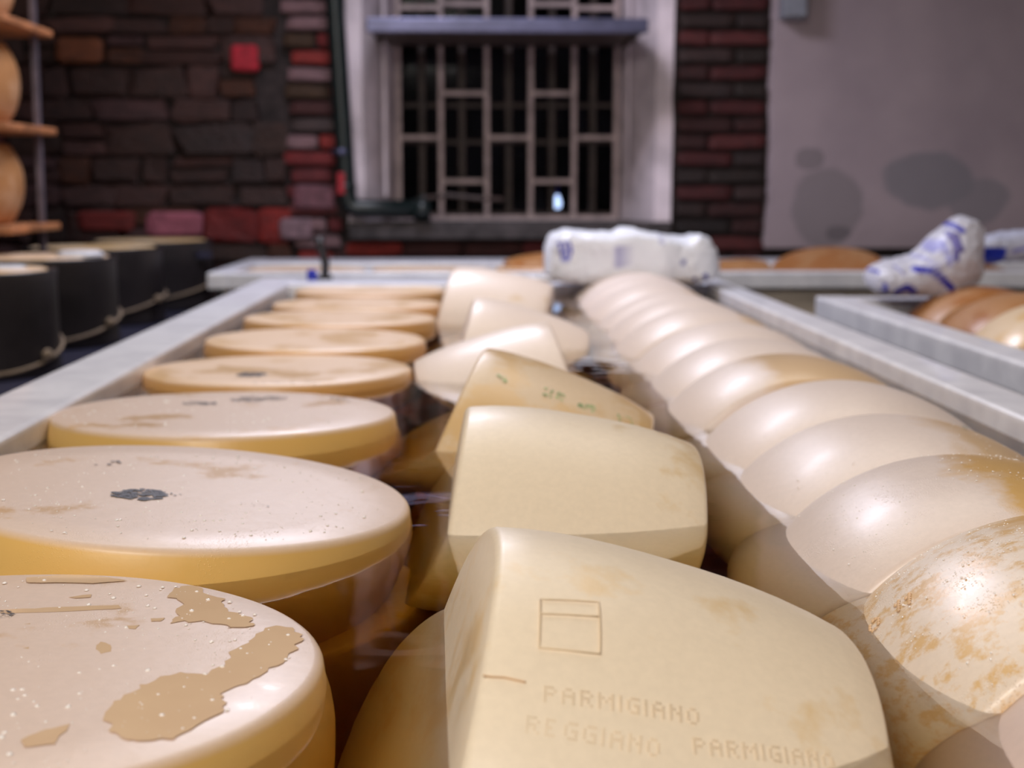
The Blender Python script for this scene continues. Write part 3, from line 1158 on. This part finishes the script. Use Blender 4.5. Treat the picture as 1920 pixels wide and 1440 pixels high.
def side_droplets(o, n, rmin, rmax, seed, T=0.126, R=0.213, Rf=0.194):
    r = random.Random(seed)
    bm = bmesh.new()
    mw = Matrix.LocRotScale(o.location, o.rotation_quaternion, o.scale)
    k = 0
    while k < n:
        a, zz = r.uniform(0, 2 * PI), r.uniform(-T + .012, T - .012)
        q = noise.noise(Vector((a * 3, zz * 18, seed)))
        c = side_pos(a * R, zz, R, T, Rf)
        if (mw @ c).z < ZW + 0.01:
            continue
        k += 1
        if q < -0.05:
            continue
        s = rmin + (rmax - rmin) * r.random() ** 3
        nr = Vector((c.x, c.y, 0)).normalized()
        ta = Vector((-nr.y, nr.x, 0))
        up = Vector((0, 0, 1))
        c = c - nr * 0.0004
        top = bm.verts.new(c + nr * s * 0.7)
        rr = [bm.verts.new(c + (ta * math.cos(t) + up * math.sin(t)) * s) for t in np.linspace(0, 2 * PI, 7)[:-1]]
        r2 = [bm.verts.new(c + nr * s * .5 + (ta * math.cos(t) + up * math.sin(t)) * s * .7) for t in np.linspace(0, 2 * PI, 7)[:-1]]
        for j in range(6):
            j2 = (j + 1) % 6
            bm.faces.new((rr[j], rr[j2], r2[j2], r2[j]))
            bm.faces.new((r2[j], r2[j2], top))
    ob = bm_obj('water_droplets', bm, 'droplet', o, True)
    ob['kind'] = 'stuff'


FONT = {'P': ['1110', '1001', '1110', '1000', '1000'], 'A': ['0110', '1001', '1111', '1001', '1001'], 'R': ['1110', '1001', '1110', '1010', '1001'],
        'M': ['10001', '11011', '10101', '10001', '10001'], 'I': ['1', '1', '1', '1', '1'], 'G': ['0111', '1000', '1011', '1001', '0111'],
        'N': ['1001', '1101', '1011', '1001', '1001'], 'O': ['0110', '1001', '1001', '1001', '0110'], 'E': ['1110', '1000', '1100', '1000', '1110'],
        '0': ['0110', '1001', '1001', '1001', '0110'], '1': ['01', '11', '01', '01', '01'], '7': ['111', '001', '010', '010', '010'], ' ': ['00'] * 5}


def side_radius(z, T=0.12, R=0.213, Rf=0.2005):
    u = min(1, abs(z) / (T - .006))
    return R - (R - Rf - 0.002) * u ** 2.6


def side_point(o, px, py, T=0.12, R=0.213, Rf=0.2005):
    """First point where a sight line meets the rounded side of a wheel: returns angle, height."""
    mi = place(o).inverted()
    a = mi @ Vector(CAM)
    d = (mi.to_3x3() @ Vector(ray(px, py))).normalized()
    t = 0.2
    while t < 6:
        p = a + d * t
        if abs(p.z) < T and math.hypot(p.x, p.y) < side_radius(p.z, T, R, Rf):
            return math.atan2(p.y, p.x), p.z
        t += 0.001
    raise RuntimeError('miss %s %s' % (px, py))


def prick(o, name, lines, mat, cell, rad, R_off=0.0002, T=0.12, R=0.213, Rf=0.2005, height=0.0006):
    """lines: (text, start pixel, end pixel); the text runs from one to the other along the side."""
    bm = bmesh.new()
    for text, p0, p1 in lines:
        a0, z0 = side_point(o, *p0, T, R, Rf)
        a1, z1 = side_point(o, *p1, T, R, Rf)
        d = Vector(((a1 - a0) * R, z1 - z0))
        if d.x > PI * R:
            d.x -= 2 * PI * R
        if d.x < -PI * R:
            d.x += 2 * PI * R
        ncol = sum(len(FONT[c][0]) + 1.4 for c in text)
        u = d / ncol
        cw = u.length if cell is None else cell
        dn = d.normalized()
        vdir = Vector((-dn.y, dn.x))
        # downwards in the picture
        sgn = 1
        test = side_pos(a0 * R + vdir.x * .02, z0 + vdir.y * .02, R, T, Rf)
        w0 = place(o) @ side_pos(a0 * R, z0, R, T, Rf)
        w1 = place(o) @ test
        if (w1 - w0).dot(Vector((0, -1, -1))) < 0:
            sgn = -1
        col = 0
        for ch in text:
            G = FONT[ch]
            for i, row in enumerate(G):
                for j, b in enumerate(row):
                    if b == '1':
                        s = u * (col + j)
                        q = Vector((a0 * R, z0)) + s + vdir * sgn * (i * cw * 1.15)
                        if abs(q.y) > T - 0.012:
                            continue
                        c = side_pos(q.x, q.y, R, T, Rf)
                        nrm = Vector((c.x, c.y, 0)).normalized()
                        ta = Vector((-nrm.y, nrm.x, 0))
                        top = bm.verts.new(c + nrm * height)
                        rr = [bm.verts.new(c + nrm * -0.0002 + (ta * math.cos(t) + Vector((0, 0, 1)) * math.sin(t)) * rad) for t in np.linspace(0, 2 * PI, 6)[:-1]]
                        for k in range(5):
                            bm.faces.new((rr[k], rr[(k + 1) % 5], top))
            col += len(G[0]) + 1.4
    ob = bm_obj(name, bm, mat, o, True)
    ob['kind'] = 'stuff'
    return ob


def side_pos(s, z, R, T, Rf):
    a = s / R
    r = side_radius(z, T, R, Rf) + 0.0004
    return Vector((r * math.cos(a), r * math.sin(a), z))


Mn = mid[0]
for _o, _n, _s in ((right[0], 500, 3), (right[1], 1500, 4), (right[2], 900, 5), (right[3], 300, 6)):
    side_droplets(_o, _n, 0.0003, 0.0011, _s)
prick(Mn, 'dotted_lettering', [('PARMIGIANO', (1022, 1288), (1320, 1335)), ('REGGIANO', (990, 1345), (1250, 1392)),
                               ('PARMIGIANO', (1300, 1385), (1570, 1418))], 'pin', None, 0.0008, height=0.00035)


def side_stroke(o, name, pix, mat, wd, off=0.0004, T=0.12, R=0.213, Rf=0.2005, seg=6):
    """A thin raised stroke on the rounded side through the given pixels."""
    pts = []
    sp = [side_point(o, *p, T, R, Rf) for p in pix]
    for (a0, z0), (a1, z1) in zip(sp, sp[1:]):
        if a1 - a0 > PI:
            a1 -= 2 * PI
        if a0 - a1 > PI:
            a1 += 2 * PI
        for k in range(seg):
            t = k / seg
            pts.append((a0 + (a1 - a0) * t, z0 + (z1 - z0) * t))
    pts.append(sp[-1])
    P = [side_pos(a * R, z, R, T, Rf) for a, z in pts]
    v, f = tube_data(P, wd, 6)
    return mesh_obj(name, v, f, mat, o, True)


side_stroke(Mn, 'oval_frame', [(1012, 1125), (1122, 1130), (1124, 1228), (1010, 1215), (1012, 1125)], 'pin', 0.0005)
side_stroke(Mn, 'oval_frame', [(1012, 1152), (1122, 1158)], 'pin', 0.0005)
side_stroke(Mn, 'cloth_seam', [(905, 1268), (945, 1272), (985, 1280)], 'seam', 0.0006)


def side_blot(o, name, px, py, w_, h_, mat, n, seed, T=0.12, R=0.213, Rf=0.2005):
    a, z = side_point(o, px, py, T, R, Rf)
    r = random.Random(seed)
    bm = bmesh.new()
    for k in range(n):
        s0 = a * R + r.uniform(-.5, .5) * h_
        z0 = z + r.uniform(-.5, .5) * w_
        s = r.uniform(.15, .32) * min(w_, h_)
        ring = []
        for t in np.linspace(0, 2 * PI, 8)[:-1]:
            c = side_pos(s0 + s * r.uniform(.5, 1.2) * math.cos(t), z0 + s * r.uniform(.5, 1.2) * math.sin(t), R, T, Rf)
            nrm = Vector((c.x, c.y, 0)).normalized()
            ring.append(bm.verts.new(c + nrm * (0.0004 + 0.00005 * (k % 4))))
        f = bm.faces.new(ring)
        f.normal_update()
        if f.normal.dot(Vector((ring[0].co.x, ring[0].co.y, 0))) < 0:
            f.normal_flip()
    return tag(bm_obj(name, bm, mat, o), kind='stuff')


M3 = mid[2]
for i, (x, y) in enumerate(((940, 712), (1028, 738), (1050, 744), (1092, 762), (1108, 766), (1165, 786), (1182, 790))):
    try:
        side_blot(M3, 'green_stamp', x, y, 0.011, 0.014, 'green_ink', 7, 30 + i)
    except RuntimeError:
        pass
KW = dict(T=0.126, R=0.213, Rf=0.194)
try:
    side_blot(right[3], 'teal_mark', 1812, 803, 0.012, 0.018, 'teal_ink', 7, 50, **KW)
except RuntimeError:
    pass
prick(right[1], 'embossed_digits', [('0 11', (1632, 1170), (1720, 1105))], 'seam', 0.0030, 0.0019, T=0.126, R=0.213, Rf=0.194, height=0.0010)


# ================================================================== BAGS
def bag(name, label, loc, rx, ry, rz, wall_fn, ink_fn, res=(200, 110), rot=0.0, ee=0.62, flat=0.35, base=(0.80, 0.80, 0.88)):
    nu, nv = res
    vs_, cols = [], []
    for j in range(nv + 1):
        ph = -PI / 2 + PI * j / nv
        for i in range(nu):
            t = 2 * PI * i / nu
            cx_, cy_, cz_ = math.cos(ph) * math.cos(t), math.cos(ph) * math.sin(t), math.sin(ph)
            e = ee
            sx = math.copysign(abs(cx_) ** e, cx_)
            sy = math.copysign(abs(cy_) ** e, cy_)
            sz = math.copysign(abs(cz_) ** e, cz_)
            k = wall_fn(sx, sy, sz)
            p = Vector((sx * rx * k[0] + k[3], sy * ry * k[1], sz * rz * k[2] + k[4]))
            q = Vector((p.x * 14, p.y * 14, p.z * 14))
            d = 0.010 * noise.noise(q) + 0.006 * abs(noise.noise(q * 2.3 + Vector((4, 1, 7)))) + 0.0025 * noise.noise(q * 6)
            p += Vector((sx, sy, sz)).normalized() * d
            p.z = max(p.z, -rz * flat)
            vs_.append(p)
            cols.append(ink_fn(p, sx, sy, sz) or base)
    fs_ = []
    for j in range(nv):
        for i in range(nu):
            a, b = j * nu + i, j * nu + (i + 1) % nu
            fs_.append((a, b, b + nu, a + nu))
    o = mesh_obj(name, vs_, fs_, 'bag', None, True)
    at = o.data.color_attributes.new('print', 'FLOAT_COLOR', 'POINT')
    at.data.foreach_set('color', [c for col in cols for c in (*col, 1)])
    o.location = loc
    o.rotation_euler = (0, 0, rot)
    return o


def seg_dist(p, a, b):
    ax, az = a
    bx, bz = b
    dx, dz = bx - ax, bz - az
    t = max(0, min(1, ((p[0] - ax) * dx + (p[1] - az) * dz) / (dx * dx + dz * dz + 1e-12)))
    return math.hypot(p[0] - ax - t * dx, p[1] - az - t * dz)


BY = 4.05
b0, b1 = on_y(1022, 480, BY), on_y(1342, 480, BY)
bt, bb_ = on_y(1180, 432, BY)[2], on_y(1180, 530, BY)[2]
bcx, bhw = (b0[0] + b1[0]) / 2, (b1[0] - b0[0]) / 2
bcz, bhh = (bt + bb_) / 2, (bt - bb_) / 2


TOPX = [1018, 1024, 1036, 1060, 1110, 1150, 1164, 1180, 1230, 1270, 1286, 1300, 1322, 1334, 1343, 1356]
TOPY = [486, 450, 433, 431, 436, 437, 428, 428, 438, 446, 446, 436, 438, 455, 492, 524]
TOPS = [(on_y(x_, y_, BY)[0] - bcx, on_y(x_, y_, BY)[2] - bcz) for x_, y_ in zip(TOPX, TOPY)]


def bag1_shape(sx, sy, sz):
    x_ = sx * bhw
    zt_ = float(np.interp(x_, [q[0] for q in TOPS], [q[1] for q in TOPS]))
    zz = -bhh + (sz + 1) / 2 * (zt_ + bhh)
    return (1.0, 1.0, 0.0, 0, zz)


def px1(x, y):
    p = on_y(x, y, BY - 0.11)
    return (p[0] - bcx, p[2] - bcz)


B1S = [(px1(1046, 457), px1(1068, 455)), (px1(1068, 455), px1(1072, 482)), (px1(1072, 482), px1(1054, 484)), (px1(1054, 484), px1(1050, 460)), (px1(1050, 470), px1(1072, 468)), (px1(1060, 457), px1(1062, 483))]
B1D = [(px1(1323, 518), 0.008), (px1(1303, 524), 0.006), (px1(1281, 494), 0.006)]
B1L = [(px1(1155, 452), px1(1155, 502)), (px1(1186, 450), px1(1186, 500)), (px1(1240, 442), px1(1243, 456))]


def bag1_ink(p, sx, sy, sz):
    if sy > 0.2:
        return None
    q = (p.x, p.z)
    for a, b in B1S:
        if seg_dist(q, a, b) < 0.0035:
            return (0.10, 0.11, 0.60)
    for c, r_ in B1D:
        if math.hypot(q[0] - c[0], q[1] - c[1]) < r_:
            return (0.02, 0.03, 0.35)
    for a, b in B1L:
        if seg_dist(q, a, b) < 0.0035:
            return (0.42, 0.42, 0.66)
    return None


B1 = bag('stuffed_bag', '', (bcx, BY, bcz), bhw, 0.12, bhh * 1.02, bag1_shape, bag1_ink, (300, 150), ee=0.42, flat=1.0, base=(0.90, 0.92, 1.0))
tag(B1, 'crumpled white printed bag lying across the far corner of the foreground vat', 'bag')
# its twisted neck lying to the left
t0 = on_y(1035, 522, BY - .06)
nk = [Vector((t0[0] + .03, BY - .07, t0[2] + .004)), Vector((t0[0] - .01, BY - .08, t0[2])), Vector((t0[0] - .045, BY - .085, t0[2] - .001)), Vector((t0[0] - .075, BY - .08, t0[2] + .002))]
vsn, fsn = tube_data([p - B1.location for p in nk], 0.010, 12)
nko = mesh_obj('bag_neck', vsn, fsn, 'white_plastic', B1, True)

B2Y = 3.50
a2 = on_y(1628, 520, B2Y)
b2 = on_y(1836, 520, B2Y)
zt2, zb2 = on_y(1790, 397, B2Y)[2], on_y(1790, 552, B2Y)[2]
c2x, h2w = (a2[0] + b2[0]) / 2, (b2[0] - a2[0]) / 2
c2z, h2h = (zt2 + zb2) / 2, (zt2 - zb2) / 2


def bag2_shape(sx, sy, sz):
    # low on the left, tall hump on the right
    hgt = 0.42 + 0.58 / (1 + math.exp(-(sx - 0.05) * 5.0))
    top = 1.0 if sz < 0 else 1.0
    k = hgt if sz > -0.2 else 1.0
    zt_ = (-1 + 2 * hgt)
    zz = -1 + (sz + 1) / 2 * (zt_ + 1)
    return (0.98, 1.0 - 0.35 * max(0, sz), 0.0, 0.10 * h2w * max(0, sz), zz * h2h)


def px2(x, y):
    p = on_y(x, y, B2Y - 0.09)
    return (p[0] - c2x, p[2] - c2z)


B2S = [([(1754, 448), (1765, 432), (1780, 421), (1795, 419), (1812, 433)], 0.0052, (0.02, 0.02, 0.42)),
       ([(1718, 505), (1740, 506), (1760, 518), (1778, 535), (1785, 541)], 0.0060, (0.02, 0.02, 0.42)),
       ([(1790, 440), (1795, 460), (1790, 485)], 0.0065, (0.12, 0.10, 0.34)),
       ([(1800, 440), (1803, 470)], 0.0040, (0.12, 0.10, 0.34)),
       ([(1642, 500), (1655, 512)], 0.0030, (0.05, 0.05, 0.45)),
       ([(1685, 500), (1695, 515)], 0.0020, (0.25, 0.25, 0.6)),
       ([(1662, 535), (1666, 550)], 0.0035, (0.05, 0.05, 0.45)),
       ([(1684, 548), (1700, 538), (1716, 548)], 0.0060, (0.03, 0.03, 0.40)),
       ([(1725, 465), (1765, 455)], 0.0050, (0.40, 0.40, 0.72)),
       ([(1755, 470), (1775, 455), (1778, 495)], 0.0055, (0.34, 0.34, 0.68)),
       ([(1730, 480), (1758, 500)], 0.0040, (0.45, 0.45, 0.75))]
B2S = [([px2(*q) for q in pts], w_, c) for pts, w_, c in B2S]


def bag2_ink(p, sx, sy, sz):
    if sy > 0.3:
        return None
    q = (p.x, p.z)
    for pts, w_, c in B2S:
        for a, b in zip(pts, pts[1:]):
            if seg_dist(q, a, b) < w_ * 1.3:
                return c
    return None


B2 = bag('plastic_bag', '', (c2x, B2Y, c2z), h2w, 0.10, h2h, bag2_shape, bag2_ink, (260, 160), flat=1.0, base=(0.62, 0.62, 0.72))
tag(B2, 'humped white bag with bold blue brush stripes on the right vat', 'bag')
B3Y = 3.62
a3 = on_y(1822, 470, B3Y)
b3 = on_y(1990, 470, B3Y)
c3x, h3w = (a3[0] + b3[0]) / 2, (b3[0] - a3[0]) / 2
z3 = on_y(1880, 468, B3Y)[2]
zb3 = on_y(1880, 530, B3Y)[2]


def bag3_shape(sx, sy, sz):
    return (1, 1, 0.9, 0, 0.012 + 0.02 * sx)


def bag3_ink(p, sx, sy, sz):
    if sy < 0.4 and -0.10 < p.x < -0.035 and p.z < 0.012:
        return (0.01, 0.03, 0.40)
    if sy < 0.4 and abs(p.z - 0.25 * p.x - 0.005) < 0.004 and p.x > -0.02:
        return (0.22, 0.22, 0.60)
    return None


B3 = bag('plastic_bag', '', (c3x, B3Y + .05, z3 - 0.005), h3w, 0.07, 0.040, bag3_shape, bag3_ink, (160, 90), flat=1.0, base=(0.50, 0.52, 0.66))
tag(B3, 'crumpled end of a grey-white bag with a blue patch at the right edge', 'bag')

# ---- valve with a blue cap on the far rim
vp = on_z(624, 514, 1.0)
vt = empty('tap', (vp[0], 4.36, 1.0))
tag(vt, 'slim black tap standing on the far rim of the foreground vat', 'tap')
tube('stem', [Vector((0, 0, -0.001)), Vector((0.002, 0, 0.05)), Vector((-0.012, 0, 0.10)), Vector((-0.018, 0, 0.118))], 0.013, 'black_plastic', vt, 12)
box('base_plate', (-0.022, -0.022, -0.001), (0.022, 0.022, 0.012), 'black_plastic', vt, 0.004)
tube('handle', [Vector((-0.04, 0, 0.118)), Vector((0.004, 0, 0.122))], 0.007, 'black_plastic', vt, 10)
vc = on_z(597, 518, 1.0)
vb = empty('bottle_cap', (vc[0], 4.32, 1.0))
tag(vb, 'small bright blue cap on the far rim beside the black tap', 'cap')
lathe('cap_shell', [(0, 0), (0.014, 0), (0.0155, 0.002), (0.0155, 0.026), (0.013, 0.031), (0, 0.031)], 'blue', vb, 24)

# ================================================================== BLACK MOULDS ON THE LEFT BENCH
TBZ = 0.837
bench = empty('bench', (-1.25, 4.1, 0))
tag(bench, 'low steel bench carrying the black moulds along the left', 'bench')
box('top', (-0.70, -2.0, TBZ - 0.03), (0.345, 1.55, TBZ), 'steel', bench, 0.004)
for sx in (-0.65, 0.30):
    for sy in (-1.9, -0.2, 1.45):
        box('leg', (sx - .025, sy - .025, 0), (sx + .025, sy + .025, TBZ - .0301), 'steel', bench, 0.003, 1)
for (px_right, Y, lab, rot) in ((103, 3.46, 'nearest black round cheese mould at the left edge, rope low on its side', 0.0),
                               (218, 4.10, 'black round mould with a cheese top showing, second from the left edge', 0.5),
                               (306, 4.75, 'black round mould with a rope slung low round it, third along the bench', 1.0),
                               (400, 5.32, 'farthest black round mould, beside the end of the far vat', 1.3)):
    d = Y
    R_ = 0.222
    xr = on_y(px_right, 540, Y)[0]
    t = empty('cheese_mould', (xr - R_, Y, TBZ))
    tag(t, lab, 'mould', 'black cheese moulds on the steel bench')
    H = 0.245
    ob = lathe('hoop', [(0.2, 0.0), (R_, 0.0), (R_ + .003, 0.006), (R_, 0.02), (R_ - .003, H - .02), (R_, H - .004), (R_ - .002, H), (R_ - .012, H), (R_ - .013, H - .01), (0.2, 0.0)], 'black_plastic', t, 72)
    tilt = 0.13
    ring = [Vector(((R_ + .005) * math.cos(a), (R_ + .005) * math.sin(a), 0.052 + 0.03 * math.sin(a + rot) + 0.012 * math.sin(2 * a + rot))) for a in np.linspace(0, 2 * PI, 49)[:-1]]
    tube('rope', ring, 0.0045, 'rope', t, 8, True)
    kn = Vector(((R_ + .014) * math.cos(-0.35), (R_ + .014) * math.sin(-0.35), 0.062 + 0.03 * math.sin(-0.35 + rot)))
    kk = lathe('rope_knot', [(0, -0.014), (0.010, -0.009), (0.014, 0), (0.010, 0.009), (0, 0.014)], 'rope', t, 12)
    kk.location = kn
    w_ = lathe('round_cheese', [(0, 0.004), (0.196, 0.004), (0.204, 0.012), (0.2065, 0.12), (0.204, H - .012), (0.198, H - .004), (0.19, H - .001), (0, H - .001)], 'cheese_amber' if Y > 4.5 else 'cheese_left', None, 64)
    w_.location = (xr - R_, Y, TBZ + 0.003)
    tag(w_, 'cheese wheel inside the %s black mould' % {3.46: 'nearest', 4.10: 'second', 4.75: 'third', 5.32: 'farthest'}[Y], 'cheese', 'cheese wheels inside the black moulds')
    if Y > 5:
        lb_ = box('highlight_bar', (0.02, -R_ - .012, 0.185), (0.085, -R_ + .012, 0.205), 'steel', t, 0.003)  # metal bar put in for a white highlight on this mould
        lb_.rotation_euler = (0, 0, 0.9)
# white plastic bits lying on the moulds
for (px, py, Y, wd, hh, lab) in ((150, 470, 4.05, 0.062, 0.018, 'white plastic disc lying on the cheese in the second mould'),
                                (12, 497, 3.46, 0.045, 0.010, 'white plastic clip lying on the cheese in the nearest mould')):
    p = on_y(px, py, Y)
    o = lathe('white_disc', [(0, 0), (wd, 0), (wd + .002, .003), (wd, hh * .7), (wd * .8, hh), (0, hh)], 'white_plastic', None, 28)
    o.location = (p[0], Y, TBZ + 0.2455)
    tag(o, lab, 'disc')

# ================================================================== RACK OF WHEELS, LEFT EDGE
RYY = 4.35
rx = on_y(40, 350, RYY)[0] - 0.213
rk = empty('storage_rack', (rx, RYY, 0))
tag(rk, 'dark rack with wooden boards holding cheeses at the left edge', 'rack')
zsb = [on_y(60, 48, RYY)[2], on_y(60, 241, RYY)[2], on_y(60, 427, RYY)[2]]
for zz in zsb:
    bo = box('board', (-0.30, -0.24, zz - 0.012), (0.213 + 0.045, 0.24, zz + 0.010), 'wood', rk, 0.008, 3)
for (ax_, ay_) in ((0.225, 0.15), (-0.28, 0.20), (-0.28, -0.2)):
    box('post', (ax_ - .010, ay_ - .010, TBZ + .0005), (ax_ + .010, ay_ + .010, 2.6), 'post_metal', rk, 0.003, 1)
for zz, zn, lab in ((zsb[1], zsb[0], 'upper barrel-sided cheese on the wooden rack at the left edge'), (zsb[2], zsb[1], 'lower barrel-sided cheese on the wooden rack at the left edge'),
                (zsb[0], zsb[0] + .3, 'topmost cheese on the wooden rack, mostly above the frame')):
    gap = (zn - zz) - 0.022
    T2 = (gap - 0.03) / 2 if lab[0] != 't' else 0.12
    pr = [(0, -T2), (0.14, -T2), (0.165, -T2 + .003)]
    for k in range(13):
        u = -1 + 2 * k / 12
        pr.append((0.213 - 0.038 * abs(u) ** 2.2, u * (T2 - .006)))
    pr += [(0.165, T2 - .003), (0.14, T2), (0, T2)]
    o = lathe('round_cheese', pr, 'cheese_brown', None, 72, 0.008, 11)
    o.location = (rx, RYY, zz + 0.0105 + T2)
    tag(o, lab, 'cheese', 'cheeses on the wooden rack')
